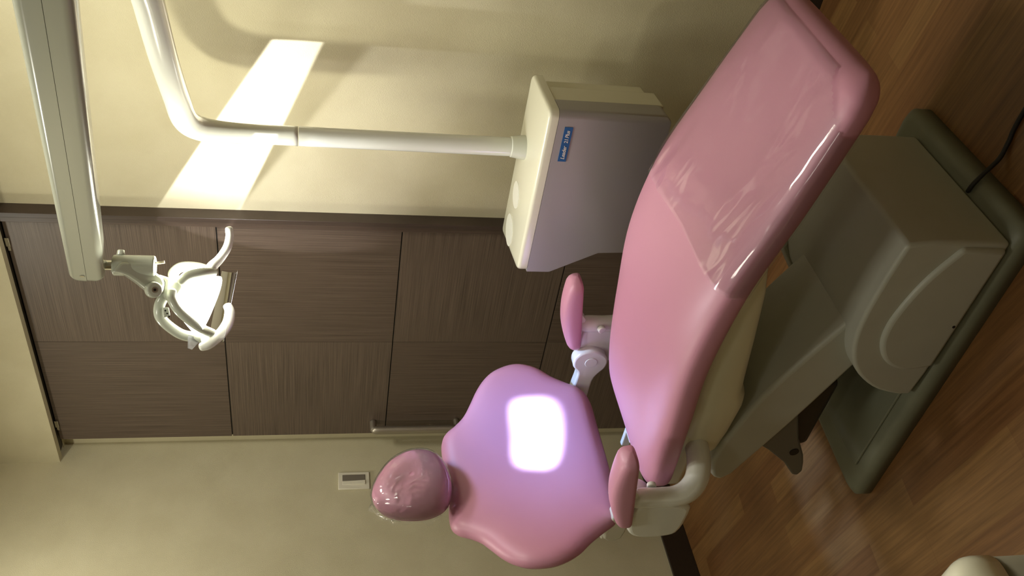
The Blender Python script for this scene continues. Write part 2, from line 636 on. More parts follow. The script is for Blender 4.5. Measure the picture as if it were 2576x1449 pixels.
prism('rear_cover', [(-1.0, 1.66, .05), (-1.0, 1.66, .25), (-1.12, 1.66, .31), (-1.30, 1.66, .29), (-1.42, 1.66, .2), (-1.42, 1.66, .05)], (0, .055, 0), M['base'], chair, bevel=.012, segs=3)

# lift arm between the base and the seat
arm_prof = catmull([(-1.16, .12), (-1.385, .212), (-1.58, .292), (-1.785, .387)], 3) + catmull([(-1.808, .412), (-1.79, .44), (-1.735, .458)], 3) + catmull([(-1.66, .452), (-1.48, .402), (-1.28, .305), (-1.14, .225)], 3)
prism('lift_arm', [(p[0], 1.318, p[1]) for p in arm_prof], (0, .255, 0), M['base'], chair, bevel=.02, segs=5, angle=38)
# counter bracket under the arm
bracket = prism('counter_bracket', [(-1.60, 1.36, .345), (-1.70, 1.36, .345), (-1.745, 1.36, .28), (-1.80, 1.36, .215), (-1.853, 1.36, .172), (-1.857, 1.36, .156), (-1.838, 1.36, .147), (-1.80, 1.36, .158), (-1.77, 1.36, .17), (-1.70, 1.36, .21), (-1.60, 1.36, .25)], (0, .012, 0), M['bracket'], chair, bevel=.006)
cyl('bracket_hole', (-1.752, 1.3585, .205), (-1.752, 1.364, .205), .013, .013, M['black'], bracket, segs=20)
box('lift_cylinder', (-1.745, 1.375, .165), (-1.50, 1.58, .31), M['dark'], chair, bevel=.015)

# seat pan under the cushion
def seat_top(x):
    return interp(x, [-1.80, -1.70, -1.50, -1.30, -1.10, -.90, -.75, -.60], [.638, .655, .676, .690, .668, .612, .570, .526])

def seat_w(x):
    return interp(x, [-1.80, -1.65, -1.40, -1.20, -1.0, -.80, -.60], [.222, .246, .258, .262, .255, .238, .212])

def seat_t(x):
    return interp(x, [-1.8, -1.4, -1.2, -.9, -.6], [.088, .092, .092, .084, .074])

X0, X1 = -1.812, -.640

def seat_ring(x, n=56, grow=0.0, a0=0.0, a1=2 * math.pi, closed=True):
    d0, d1 = x - X0, X1 - x
    e = 1.0
    ew = 0.0
    for d, rt, rw in ((d0, .045, .08), (d1, .04, .07)):
        if d < rt:
            e *= math.sqrt(max(1 - ((rt - d) / rt) ** 2, 0.0)) * .9 + .1
        if d < rw:
            ew += .055 * (1 - math.sqrt(max(1 - ((rw - d) / rw) ** 2, 0.0)))
    t = seat_t(x)
    zc = seat_top(x) - t / 2
    w_ = seat_w(x) - ew + grow
    h = t / 2 * e + grow
    out = []
    m = n if closed else n - 1
    for k in range(n):
        a = a0 + (a1 - a0) * k / m
        y = w_ * sp(math.cos(a), .42)
        z = h * sp(math.sin(a), .62)
        if z > 0:
            z -= .012 * math.exp(-(y / .13) ** 2) * min(d0, d1, .15) / .15
        out.append((x, YC + y - .012 * min(max((x + 1.1) / .45, 0), 1), zc + z))
    return out

xs = [X0 + .045 * (1 - math.cos(q)) for q in [math.pi / 2 * k / 8 for k in range(9)]]
xs += [X0 + .045 + (X1 - X0 - .085) * k / 40 for k in range(1, 40)]
xs += [X1 - .04 * (1 - math.cos(q)) for q in [math.pi / 2 * k / 8 for k in range(8, -1, -1)]]
loft('seat', [seat_ring(x) for x in xs], M['pink'], chair)

def pan_ring(x, zb, zt, hw, n=32):
    return [(x, YC + hw * sp(math.cos(a), .5), (zb + zt) / 2 + (zt - zb) / 2 * sp(math.sin(a), .55)) for a in [2 * math.pi * k / n for k in range(n)]]

pan = [(-1.055, .552, .572, .170), (-1.062, .538, .585, .188), (-1.08, .528, .60, .20), (-1.15, .508, .61, .208), (-1.27, .487, .61, .211), (-1.40, .466, .61, .213), (-1.45, .457, .61, .214), (-1.475, .442, .60, .214), (-1.50, .438, .60, .214), (-1.60, .440, .60, .207), (-1.67, .443, .59, .195), (-1.71, .456, .58, .18), (-1.722, .482, .57, .165)]
loft('seat_pan', [pan_ring(*p) for p in pan], M['cream'], chair)

# backrest: wings curve forward a little
TH = math.radians(15)
BT = Vector((-math.sin(TH), 0, math.cos(TH)))
BN = Vector((math.cos(TH), 0, math.sin(TH)))
B0 = Vector((-1.915, YC + .012, .66))
half = [(.0, -.006), (.10, -.005), (.19, -.002), (.235, .018), (.262, .056), (.290, .095), (.322, .130), (.342, .17), (.348, .212), (.338, .262), (.316, .298), (.286, .326), (.25, .350), (.216, .374), (.192, .402), (.174, .430), (.15, .447), (.11, .452), (.05, .448)]
outl = half + [(0, .447)] + [(-y, t) for y, t in half[:0:-1]]
outl = [(p[0] * .98, p[1]) for p in closed_catmull(outl, 4)]

def back_pt(y, t, d):
    return B0 + Vector((0, 1, 0)) * y + BT * t + BN * (d + .62 * y * y)

def inset(poly, d):
    n = len(poly)
    out = []
    for i in range(n):
        a, b = Vector(poly[i - 2]), Vector(poly[(i + 2) % n])
        t = (b - a).normalized()
        out.append((poly[i][0] - t.y * d, poly[i][1] + t.x * d))
    return out

rings = []
TK = .075
layers = [(.052, -TK), (.03, -TK + .004), (.012, -TK + .015), (.003, -TK + .03), (0, -.038), (.004, -.024), (.014, -.012), (.028, -.004), (.044, 0.0)]
for d, z in layers:
    q = inset(outl, d)
    rings.append([back_pt(y, t, z) for y, t in q])
q = inset(outl, .044)
cyc = .21
for s, dz in ((.82, .002), (.62, .001), (.42, -.003), (.22, -.006), (.06, -.007)):
    rings.append([back_pt(y * s, cyc + (t - cyc) * s, dz) for y, t in q])
loft('backrest', rings, M['pink'], chair)

# headrest: egg-shaped pad on a stem
H0 = Vector((-2.012, YC - .008, 1.170))
HT, HN = BT, BN
ho = [(-.03, .126), (-.005, .124), (.026, .110), (.056, .089), (.078, .066), (.093, .037), (.099, .010), (.096, -.018), (.086, -.044), (.067, -.064), (.038, -.078), (.005, -.087), (-.028, -.089), (-.058, -.084), (-.083, -.072), (-.100, -.050), (-.107, -.02), (-.106, .012), (-.098, .048), (-.084, .083), (-.06, .113)]
ho = [(p[0], p[1]) for p in closed_catmull(ho, 3)]

def head_pt(y, t, d):
    return H0 + Vector((0, 1, 0)) * y + HT * t + HN * d

def head_rings(grow=0.0, back=True):
    rr = []
    prof = [(.30, -.062), (.62, -.058), (.85, -.046), (.96, -.028), (1.0, -.006), (.985, .012), (.93, .027), (.82, .038), (.62, .044), (.40, .045), (.2, .044), (.05, .044)]
    for s, d in prof:
        if not back and d < -.03:
            continue
        k = s * (1 + grow / .1)
        rr.append([head_pt(y * k, .01 + (t - .01) * k, d + (grow if d > 0 else -grow * .2)) for y, t in ho])
    return rr

loft('headrest', head_rings(), M['pink'], chair)
st = prism('headrest_stem', [H0 + HT * .06 - HN * .07 + Vector((0, -.03, 0)), H0 + HT * .06 - HN * .05 + Vector((0, -.03, 0)), H0 - HT * .28 - HN * .135 + Vector((0, -.03, 0)), H0 - HT * .28 - HN * .15 + Vector((0, -.03, 0))], (0, .06, 0), M['chrome'], chair, bevel=.003)

# the clear film over the headrest and over the leg rest are loose things of their own
hr = head_rings(.0035, back=False)
hem = []
for lvl, (s0_, d0_, j_) in enumerate(((1.06, -.014, .015), (1.10, -.024, .06))):
    row = []
    for k, (y, t) in enumerate(ho):
        fr = 1.0 if (y < .02 or t < -.02) else .35
        q = s0_ + random.uniform(-j_, j_) * fr
        row.append(head_pt(y * q, .01 + (t - .01) * q, d0_ + random.uniform(-.006, .008) * fr))
    hem.insert(0, row)
hf = loft('headrest_cover', hem + hr, M['head_film'], None, cap=False)
tag(hf, 'clear crinkled plastic film stretched over the pink headrest', 'plastic cover')


def film_over_legs():
    V, F = [], []
    n = 121
    fx = [-1.105 + (.450) * k / 59 for k in range(60)]
    for i, x in enumerate(fx):
        back_edge = 1 - (x + 1.105) / .425
        row = seat_ring(x, n, .0035, math.radians(-25), math.radians(205), closed=False)
        for k, p in enumerate(row):
            # the rear hem runs slantwise across the seat
            u = (p[1] - (YC - .26)) / .52
            xx = x - .03 * u * back_edge
            v = Vector(seat_ring(xx, n, .0035, math.radians(-25), math.radians(205), closed=False)[k])
            w_ = noise.noise(Vector((xx * 7, v.y * 16, 3.1))) * .5 + noise.noise(Vector((xx * 16 + v.y * 9, v.y * 34, 1.7))) * .25
            w_ += noise.noise(Vector((xx * 5, v.y * 38 + xx * 9, 7.7))) * .9 * math.exp(-(x + 1.105) / .09)
            mid = math.sin(math.pi * k / (n - 1)) ** .5
            v.z += (max(w_, -.3) + .3) * .007 * mid
            V.append(v)
    keep = []
    m = n
    for i in range(len(fx) - 1):
        for k in range(n - 1):
            a = V[i * m + k]
            if a.y < 1.36 and a.x > -.74 - (1.36 - a.y) * .0 + (a.y - 1.26) * .75:
                continue
            F.append((i * m + k, i * m + k + 1, (i + 1) * m + k + 1, (i + 1) * m + k))
    used = sorted({j for f in F for j in f})
    ix = {j: i for i, j in enumerate(used)}
    return [V[j] for j in used], [tuple(ix[j] for j in f) for f in F]


v_, f_ = film_over_legs()
lf = link_mesh('leg_rest_cover', v_, f_, M['film'])
tag(lf, 'clear wrinkled plastic sheet wrapped over the foot end of the pink seat', 'plastic cover')

# armrests, posts, hinges
def armrest(side):
    """side -1 near the camera, +1 by the wall"""
    y = YC + side * .30
    rr = []
    p0, p1 = Vector((-1.530, 0, .752)), Vector((-1.796, 0, .708))
    d = (p0 - p1).normalized()
    nn = Vector((-d.z, 0, d.x))
    n = 30
    for i in range(n + 1):
        s = i / n
        e = min(1, math.sqrt(max(0, 1 - (1 - min(s / .12, 1)) ** 2)) * .94 + .07, math.sqrt(max(0, 1 - (1 - min((1 - s) / .12, 1)) ** 2)) * .94 + .07)
        hw = .036 * e
        arch = .008 + .036 * math.sin(math.pi * (.10 + .83 * s)) ** .8
        hu, hd = arch * (e * .8 + .2), .014 * e
        c = p0.lerp(p1, s)
        c.y = y
        rr.append([c + Vector((0, 1, 0)) * (hw * sp(math.cos(q), .62)) + nn * ((hu if math.sin(q) > 0 else hd) * sp(math.sin(q), .66)) for q in [2 * math.pi * k / 32 for k in range(32)]])
    pad = loft('armrest_pad', rr, M['pink'], chair)
    prism('pad_bracket', [(-1.655, y - .014, .730), (-1.635, y - .014, .738), (-1.68, y - .014, .70), (-1.735, y - .014, .70), (-1.75, y - .014, .716)], (0, .028, 0), M['white'], pad, bevel=.004)
    yi = y
    tube('armrest_post', [(-1.706, yi, .715), (-1.706, yi, .69), (-1.706, yi, .64), (-1.703, yi, .60), (-1.690, yi - side * .008, .568), (-1.668, yi - side * .03, .546), (-1.645, yi - side * .08, .535), (-1.63, yi - side * .18, .532)],
         [.020, .0245, .0245, .0255, .028, .029, .029, .029], M['white'], chair, segs=24)
    lug = cyl('release_button', (-1.70, yi - side * .024, .655), (-1.70, yi - side * .036, .653), .012, .011, M['white'], chair, segs=20, bevel=.002)
    # hinge housing behind the post
    hp = [(-1.715, .572), (-1.712, .685), (-1.75, .706), (-1.80, .704), (-1.833, .685), (-1.845, .65), (-1.843, .60), (-1.828, .568), (-1.77, .558)]
    hp = [(p[0], p[1]) for p in closed_catmull(hp, 3)]
    prism('hinge_housing', [(x, y - .022 if side < 0 else y - .02, z) for x, z in hp], (0, .055, 0), M['white'], chair, bevel=.012, segs=4, angle=50)
    if side < 0:
        cyl('hinge_barrel', (-1.815, y, .655), (-1.815, y - side * .09, .655), .034, .034, M['white'], chair, bevel=.004)
    # arm from the hinge back to the backrest
    ya = y - .045 if side > 0 else y + .078
    ap = [(-1.775, .665), (-1.785, .698), (-1.81, .715), (-1.84, .712), (-1.862, .695), (-1.90, .694), (-1.995, .697), (-1.995, .648), (-1.90, .642), (-1.868, .630), (-1.845, .615), (-1.815, .612), (-1.79, .628)]
    ap = [(p[0], p[1]) for p in closed_catmull(ap, 3)]
    ba = prism('backrest_arm', [(x, ya, z) for x, z in ap], (0, .036, 0), M['white'], chair, bevel=.006, segs=3, angle=50)
    yc_ = ya - .0006 if side > 0 else ya + .0366
    cyl('hinge_cap', (-1.82, yc_, .663), (-1.82, yc_ - side * .0016, .663), .019, .018, M['white'], ba, segs=28, bevel=.0008)


armrest(-1)
armrest(1)
box('backrest_crossbar', (-2.03, 1.30, .645), (-1.992, 1.79, .695), M['white'], chair, bevel=.006)
prism('backrest_spine', [(-2.03, 1.46, .65), (-2.0, 1.46, .65), (-2.09, 1.46, 1.0), (-2.11, 1.46, 1.0)], (0, .08, 0), M['white'], chair, bevel=.004)
# joint between seat and back
boxes('seat_hinge', [((-1.93, 1.47, .575), (-1.80, 1.485, .60)), ((-1.93, 1.535, .575), (-1.80, 1.55, .60)), ((-1.86, 1.487, .57), (-1.83, 1.533, .605)), ((-1.80, 1.46, .565), (-1.72, 1.56, .61))], M['white'], chair, bevel=.003)
box('seat_frame', (-1.80, 1.30, .53), (-1.60, 1.70, .575), M['cream'], chair, bevel=.012)

# ================================================================== SIDE UNIT WITH LAMP POST
unit = thing('dental_unit', 'ivory and grey box unit with blue nameplate and round lamp post, behind the pink seat', 'dental unit', (-1.42, 2.09, 0))
RN, LN, RF, LF = Vector((-1.124, 1.969, 0)), Vector((-1.665, 1.978, 0)), Vector((-1.150, 2.222, 0)), Vector((-1.722, 2.248, 0))
UX = (LN - RN).normalized()          # along the front face, towards the left end
UN = Vector((UX.y, -UX.x, 0))
if UN.y > 0:
    UN = -UN                         # outwards
plan = [RN, LN, LF, RF]
TOP, LID = .873, .845


def up(p, z):
    return Vector((p.x, p.y, z))


def bevel_edges(o, test, width, segs=4):
    bm = bmesh.new()
    bm.from_mesh(o.data)
    off = Vector(unit.location)
    es = [e for e in bm.edges if test(e.verts[0].co + off, e.verts[1].co + off)]
    bmesh.ops.bevel(bm, geom=es, offset=width, segments=segs, profile=.5, affect='EDGES')
    bm.to_mesh(o.data)
    bm.free()
    o.data.polygons.foreach_set('use_smooth', [True] * len(o.data.polygons))
    o.data.set_sharp_from_angle(angle=math.radians(35))
    return o


def shell(name, f0, f1, prof, mat, inr=0.0):
    """a slice of the body between two depths, following the notched front outline"""
    V = []
    for f in (f0, f1):
        for s, z in prof:
            V.append(up(RN.lerp(RF, f).lerp(LN.lerp(LF, f), inr + s * (1 - inr)), z))
    n = len(prof)
    F = [tuple(range(n)), tuple(range(n, 2 * n))] + [(i, (i + 1) % n, n + (i + 1) % n, n + i) for i in range(n)]
    return link_mesh(name, V, F, mat, unit, True, autosmooth=35)


# body: front shell with the notched lower left corner, two rear shells stepping in
faceprof = [(0, .538), (0, LID - .001), (1, LID - .001), (1, .772), (.862, .641), (.853, .538)]
body = shell('front_shell', 0, .30, faceprof, M['grey_face'])
bevel_edges(body, lambda a, b: (abs(a.x - b.x) < 1e-4 and a.y < 1.98 and b.y < 1.98 and a.x > -1.3) or (a.z < .54 and b.z < .54 and a.x > -1.2 and b.x > -1.2), .022, 5)
bevel_edges(body, lambda a, b: a.y < 1.979 and b.y < 1.979 and min(a.z, b.z) < .80 and max(a.z, b.z) < LID - .002 and abs(a.x - b.x) > .002, .004, 2)
rearprof = [(0, .538), (0, LID - .001), (.93, LID - .001), (.93, .78), (.84, .70), (.84, .538)]
r1 = bev(shell('rear_shell', .305, .66, rearprof, M['cream'], .004), .006, 3)
r2 = bev(shell('back_plate', .665, .97, [(s_, z_ + (.012 if z_ < .6 else 0)) for s_, z_ in rearprof], M['cream'], .035), .006, 3)
lid = link_mesh('lid', [up(p, LID) for p in (RN, LN, LF, RF)] + [up(p, TOP) for p in (RN, LN, LF, RF)], [(0, 1, 2, 3), (4, 5, 6, 7)] + [(i, (i + 1) % 4, 4 + (i + 1) % 4, 4 + i) for i in range(4)], M['cream_lid'], unit, True)
bevel_edges(lid, lambda a, b: abs(a.z - b.z) > .01, .022, 5)
bevel_edges(lid, lambda a, b: a.z > TOP - .001 and b.z > TOP - .001, .011, 4)
for c_, r in (((-1.512, 2.148), .041), ((-1.645, 2.150), .050)):
    d_ = cyl('lid_disc', (c_[0], c_[1], TOP - .002), (c_[0], c_[1], TOP + .0012), r, r, M['disc'], unit, segs=48)
# blue nameplate with its lettering
c0 = RN + UX * .0440
pl0 = up(c0, .8245) + UN * .0002
W_, H_ = .106, .0222
pv = [pl0, pl0 + UX * W_, pl0 + UX * W_ - Vector((0, 0, H_)), pl0 - Vector((0, 0, H_))]
plate = prism('nameplate', pv, UN * .0012, M['blue'], unit)


def lettering(txt, x0, size, shear, parent, spacing=1.0):
    cu = bpy.data.curves.new('lettering', 'FONT')
    cu.body = txt
    cu.size = size
    cu.shear = shear
    cu.offset = .0002
    cu.extrude = .0002
    cu.space_character = spacing
    tmp = bpy.data.objects.new('lettering_curve', cu)
    COL.objects.link(tmp)
    dg = bpy.context.evaluated_depsgraph_get()
    me = bpy.data.meshes.new_from_object(tmp.evaluated_get(dg))
    bpy.data.objects.remove(tmp)
    me.materials.clear()
    o = bpy.data.objects.new('lettering', me)
    base = pl0 + UN * .0016 + UX * (W_ - x0) - Vector((0, 0, H_ * .72))
    R = Matrix((-UX, Vector((0, 0, 1)), UN)).transposed().to_4x4()
    me.transform(Matrix.Translation(base - unit.location) @ R)
    me.materials.append(M['letters'])
    COL.objects.link(o)
    o.parent = parent
    return o


lettering('Leader', .007, .0150, .25, plate, .98)
lettering('21', .0575, .0142, .1, plate)
lettering('Plus', .073, .0145, .25, plate, .95)
# post
PX, PY = -1.348, 2.152
cyl('post_collar', (PX - .002, PY, TOP - .003), (PX - .001, PY, .915), .036, .0295, M['collar'], unit, bevel=.003)
cyl('lower_post', (PX - .002, PY, .89), (PX, PY, 1.499), .0268, .0268, M['white'], unit)
tube('bent_post', [(PX, PY, 1.501), (PX, PY, 1.60), (PX + .002, PY - .001, 1.69), (PX + .018, PY - .014, 1.75), (PX + .065, PY - .05, 1.780), (-1.175, 2.030, 1.784), (-.99, 1.875, 1.776), (-.80, 1.731, 1.766), (-.62, 1.565, 1.748), (-.40, 1.30, 1.64), (-.285, 1.125, 1.565), (-.266, 1.094, 1.628)],
     [.0268, .0268, .029, .032, .0325, .0315, .0304, .0300, .030, .030, .030, .030], M['white'], unit, segs=32, roundcap=False)
# the leg that carries the box, behind the seat
cyl('support_column', (-1.42, 2.09, 0.0), (-1.42, 2.09, .60), .045, .045, M['cream'], unit)
cyl('column_foot', (-1.42, 2.09, 0.0), (-1.42, 2.09, .025), .13, .12, M['cream'], unit, bevel=.006)

# ================================================================== OPERATING LAMP
lamp = thing('operating_lamp', 'lit dental operating lamp on a long grey swing arm, two white handles', 'operating lamp', (-1.494, 1.768, 1.75))
K = 1.115                     # size of the lamp
tip = Vector((-1.494, 1.768, 1.981))
far = Vector((-.601, 1.278, 1.815))
AD = (far - tip).normalized()
base_end = tip + AD * 1.42
AS = AD.cross(Vector((0, 0, 1))).normalized()      # sideways
AU = AS.cross(AD).normalized()
if AU.z < 0:
    AU = -AU

def arm_ring(c, h0, h1, wd, top):
    """flat sides, square at the seam, rounded on the outer edge"""
    r = min(.016, wd * .7, abs(h1 - h0) * .6)
    pts = []
    zo, zs = (h1, h0) if top else (h0, h1)
    sg = 1 if top else -1
    pts.append((wd, zs))
    for k in range(9):
        q = math.pi / 2 * k / 8
        pts.append((wd - r + r * math.cos(q), zo - sg * (r - r * math.sin(q))))
    for k in range(9):
        q = math.pi / 2 * (1 - k / 8)
        pts.append((-wd + r - r * math.cos(q), zo - sg * (r - r * math.sin(q))))
    pts.append((-wd, zs))
    return [c + AS * x + AU * z for x, z in pts]

def arm_shell(name, h0, h1, s0, wd, mat, top):
    rr = []
    for s, e in ((s0, .35), (s0 + .003, .60), (s0 + .009, .82), (s0 + .018, .94), (s0 + .030, 1.0), (.30, 1.0), (.7, 1.0), (1.42, 1.0)):
        a, b = (h0, h0 + (h1 - h0) * e) if top else (h1 - (h1 - h0) * e, h1)
        rr.append(arm_ring(tip + AD * s, a * K, b * K, K * wd * (.6 + .4 * e), top))
    return loft(name, rr, mat, lamp, auto=40)

upper = arm_shell('arm_upper_shell', -.0004, .035, -.046, .026, M['arm'], True)
lower = arm_shell('arm_lower_shell', -.036, -.0010, -.042, .0257, M['arm'], False)
cyl('arm_screw', tip + AS * .0290 + AD * .004 + AU * .008, tip + AS * .0305 + AD * .004 + AU * .008, .0055, .0055, M['chrome'], upper, segs=16)
cyl('arm_screw', tip - AS * .0290 + AD * .004 + AU * .008, tip - AS * .0305 + AD * .004 + AU * .008, .0055, .0055, M['chrome'], upper, segs=16)
cyl('arm_pivot', base_end + Vector((.0, 0, -.10)), base_end + Vector((0, 0, .045)), .036, .036, M['white'], lamp, bevel=.004)
SX, SY = -1.490, 1.766
cyl('swivel_shaft', (SX, SY, 1.910), (SX, SY, 1.975), .0118, .0118, M['chrome'], lamp)
kn = cyl('swivel_knuckle', (SX, SY, 1.827), (SX, SY, 1.922), .0252, .0252, M['arm'], lamp, bevel=.0035)
cyl('toggle_switch', (SX + .004, SY + .004, 1.83), (SX + .008, SY + .006, 1.806), .0031, .0036, M['steel'], kn, segs=12)
cyl('set_screw', (SX + .016, SY + .018, 1.906), (SX + .025, SY + .028, 1.906), .010, .008, M['arm'], kn, segs=20, bevel=.002)

La = Vector((-.514, .041, -.857)).normalized()
Lb = Vector((.606, .724, -.329))
Lb = (Lb - La * Lb.dot(La)).normalized()
Lc = La.cross(Lb)                      # towards the room
L0 = Vector((-1.599, 1.750, 1.733))


def lp(a, b, c=0.0):
    return L0 + (La * a + Lb * b + Lc * c) * K


# neck from the knuckle to the tilt joint
npts = [(-.1975, -.0030), (-.1807, .0009), (-.1648, .0003), (-.1425, -.0050), (-.1214, -.0121), (-.1048, -.0192), (-.0903, -.0150), (-.0850, -.0037), (-.0897, .0163), (-.0996, .0256), (-.1201, .0306), (-.1302, .0385), (-.1420, .0450), (-.19, .022)]
prism('neck', [lp(a_, b_, -.019) for a_, b_ in npts], Lc * .042, M['arm'], lamp, bevel=.012, segs=4, angle=25)
kb = cyl('tilt_knob', lp(-.108, -.008, .016), lp(-.108, -.008, .034), .0205, .0185, M['arm'], lamp, bevel=.0045)
cyl('knob_screw', lp(-.108, -.008, .0336), lp(-.108, -.008, .0346), .007, .007, M['steel'], kb, segs=20)
cyl('knob_socket', lp(-.108, -.008, .0344), lp(-.108, -.008, .035), .0035, .0035, M['black'], kb, segs=12)
# yoke
yk = [(-.108, .0285), (-.0852, .0300), (-.0558, .0310), (-.0470, .0216), (-.0530, -.0021), (-.0602, -.0170), (-.0691, -.0180), (-.0796, -.0113), (-.0883, .0193)]
prism('yoke', [lp(a_, b_, -.022) for a_, b_ in yk], Lc * .036, M['arm'], lamp, bevel=.006)
# bars of the frame
bars = {
    'frame_bar': [
        ([lp(-.070, .004, .018), lp(-.066, -.012, .024), lp(-.046, -.030, .028), (lp(-.017, -.042, .030)), lp(.016, -.050, .028), lp(.046, -.052, .022)], .0085),
        ([lp(-.072, .000, -.012), lp(-.074, -.033, -.016), lp(-.058, -.058, -.020), lp(-.013, -.074, -.02), lp(.020, -.072, -.012), lp(.045, -.064, .0)], .010),
        ([lp(-.066, .030, -.010), lp(-.073, .046, -.016), lp(-.060, .066, -.022), lp(-.030, .078, -.022), lp(-.006, .080, -.014)], .0095),
        ([lp(-.060, .030, .016), lp(-.052, .048, .024), lp(-.030, .064, .028), lp(-.010, .074, .022), lp(.0, .078, .010)], .0085),
    ]}
for pts, r in bars['frame_bar']:
    tube('frame_bar', pts, r * K * 1.2, M['arm'], lamp, segs=16)
pod = prism('vent_pod', [lp(-.072, -.036, -.004), lp(-.060, -.030, -.004), lp(-.050, -.046, -.004), lp(-.062, -.056, -.004)], Lc * .014, M['arm'], lamp, bevel=.003)
for k in range(3):
    q = lp(-.065 + .006 * k, -.040 - .0045 * k, .0098)
    cyl('vent_hole', q, q + Lc * .0008, .0022, .0022, M['black'], pod, segs=10)
# reflector: a translucent, lit dish open towards the chair
rr = []
for i in range(13):
    s = i / 12
    a = -.052 + .070 * s ** 1.6
    kb_, kc_ = .066 * s ** .62 + .004, .050 * s ** .62 + .003
    rr.append([lp(a + .018 * 0, .012 + kb_ * sp(math.cos(q), .75) - .10 * (a + .05), kc_ * sp(math.sin(q), .75)) for q in [2 * math.pi * k / 40 for k in range(40)]])
refl = loft('reflector', rr, M['glow'], lamp, cap=False)
refl['label'] = 'glowing lit reflector'
cyl('bulb', lp(-.030, .010, 0), lp(.0, .006, 0), .008, .008, M['bulb'], lamp, segs=16)
# clear shield in front of it
sh = []
for b_ in [(-.062 + .158 * k / 14) for k in range(15)]:
    sh.append([lp(.050 + .012 * (1 - (c_ / .055) ** 2) - .19 * (b_ - .02), b_, c_) for c_ in [-.055 + .11 * j / 10 for j in range(11)]])
shield = loft('clear_shield', sh, M['clear'], lamp, cap=False, closed=False)
shield['label'] = 'clear splash shield'
prism('shield_tab', [lp(.004, -.072, -.004), lp(.014, -.100, -.004), lp(.024, -.100, -.004), lp(.036, -.070, -.004)], Lc * .004, M['clear'], lamp, bevel=.001)
# handles
h1 = tube('handle', [lp(.036, -.088, .016), lp(.048, -.076, .022), lp(.062, -.046, .028), lp(.068, -.018, .028), lp(.064, .006, .024), lp(.056, .018, .018)], [.0106, .0128, .014, .014, .0128, .011], M['white'], lamp, segs=18)
tube('handle_mount', [lp(.034, -.058, .006), lp(.038, -.070, .010), lp(.044, -.080, .018)], .009, M['white'], h1, segs=14)
h2 = tube('handle', [lp(-.008, .074, .004), lp(-.005, .090, .004), lp(.004, .112, .004), lp(.010, .142, .004), (lp(.006, .168, .004)), lp(-.002, .184, .004)], [.0145, .0134, .0117, .0112, .0106, .010], M['white'], lamp, segs=18)


def gobo_spot(name, loc, aim, upv, power, color, angle, build, radius=.004):
    """the lamp's own light, its outline shaped by the reflector's opening"""
    d = bpy.data.lights.new(name, 'SPOT')
    d.energy = power
    d.color = color
    d.spot_size = angle
    d.spot_blend = 0.05
    d.shadow_soft_size = radius
    d.use_nodes = True
    nt = d.node_tree
    em = nt.nodes['Emission']
    tc = nt.nodes.new('ShaderNodeTexCoord')
    sx = nt.nodes.new('ShaderNodeSeparateXYZ')
    nt.links.new(tc.outputs['Normal'], sx.inputs[0])

    def math_(op, a, b=None, c=None):
        n = nt.nodes.new('ShaderNodeMath')
        n.operation = op
        for i, q in enumerate((a, b, c)):
            if q is None:
                continue
            if isinstance(q, (int, float)):
                n.inputs[i].default_value = q
            else:
                nt.links.new(q, n.inputs[i])
        return n.outputs[0]

    az = math_('ABSOLUTE', sx.outputs['Z'])
    px = math_('DIVIDE', sx.outputs['X'], az)
    py = math_('DIVIDE', sx.outputs['Y'], az)

    def smooth(v, lo, hi):
        n = nt.nodes.new('ShaderNodeMapRange')
        n.interpolation_type = 'SMOOTHSTEP'
        n.inputs[1].default_value = lo
        n.inputs[2].default_value = hi
        nt.links.new(v, n.inputs[0])
        return n.outputs[0]

    st_ = build(px, py, math_, smooth)
    nt.links.new(st_, em.inputs['Strength'])
    o = bpy.data.objects.new(name, d)
    COL.objects.link(o)
    loc = Vector(loc)
    z = (loc - Vector(aim)).normalized()
    x = Vector(upv).cross(z).normalized()
    y = z.cross(x)
    o.matrix_world = Matrix.Translation(loc) @ Matrix((x, y, z)).transposed().to_4x4()
    return o


def beam(px, py, mt, sm):
    # rounded rectangle of light
    ax = mt('ABSOLUTE', px)
    ay = mt('ABSOLUTE', mt('ADD', py, mt('MULTIPLY', px, .08)))
    ux = mt('POWER', mt('DIVIDE', ax, .128), 4.0)
    uy = mt('POWER', mt('DIVIDE', ay, .045), 4.0)
    r = mt('POWER', mt('ADD', ux, uy), 1 / 4.0)
    core = sm(r, 1.12, .86)
    return core


SRC = lp(.085, .01, 0)
gobo_spot('lamp_beam', SRC, (-1.957, 1.608, .826), (1, 0, .3), 680, (.42, .66, 1.0), math.radians(50), beam, .012)


def halo(px, py, mt, sm):
    r = mt('POWER', mt('ADD', mt('POWER', mt('MULTIPLY', px, .8), 2.0), mt('POWER', py, 2.0)), .5)
    return mt('POWER', sm(r, .40, .0), 1.3)


def spill(px, py, mt, sm):
    r = mt('POWER', mt('ADD', mt('POWER', px, 2.0), mt('POWER', py, 2.0)), .5)
    return sm(r, 1.5, .1)


gobo_spot('lamp_fringe', SRC, (-1.90, 1.60, .82), (1, 0, .3), 85, (.16, .40, 1.0), math.radians(80), halo, .06)
gobo_spot('lamp_spill', SRC, (-1.45, 1.54, .66), (1, 0, .3), 13, (.95, .93, 1.0), math.radians(130), spill, .06)

# the dichroic dish lets a warm glow out behind
pd = bpy.data.lights.new('lamp_back_glow', 'POINT')
pd.energy = 20
pd.color = (1.0, .97, .80)
pd.shadow_soft_size = .025
po = bpy.data.objects.new('lamp_back_glow', pd)
COL.objects.link(po)
po.location = lp(-.062, .045, .0)

pd2 = bpy.data.lights.new('lamp_bulb_light', 'POINT')
pd2.energy = 3.5
pd2.color = (1.0, .98, .95)
pd2.shadow_soft_size = .012
po2 = bpy.data.objects.new('lamp_bulb_light', pd2)
COL.objects.link(po2)
po2.location = lp(.030, .010, 0)

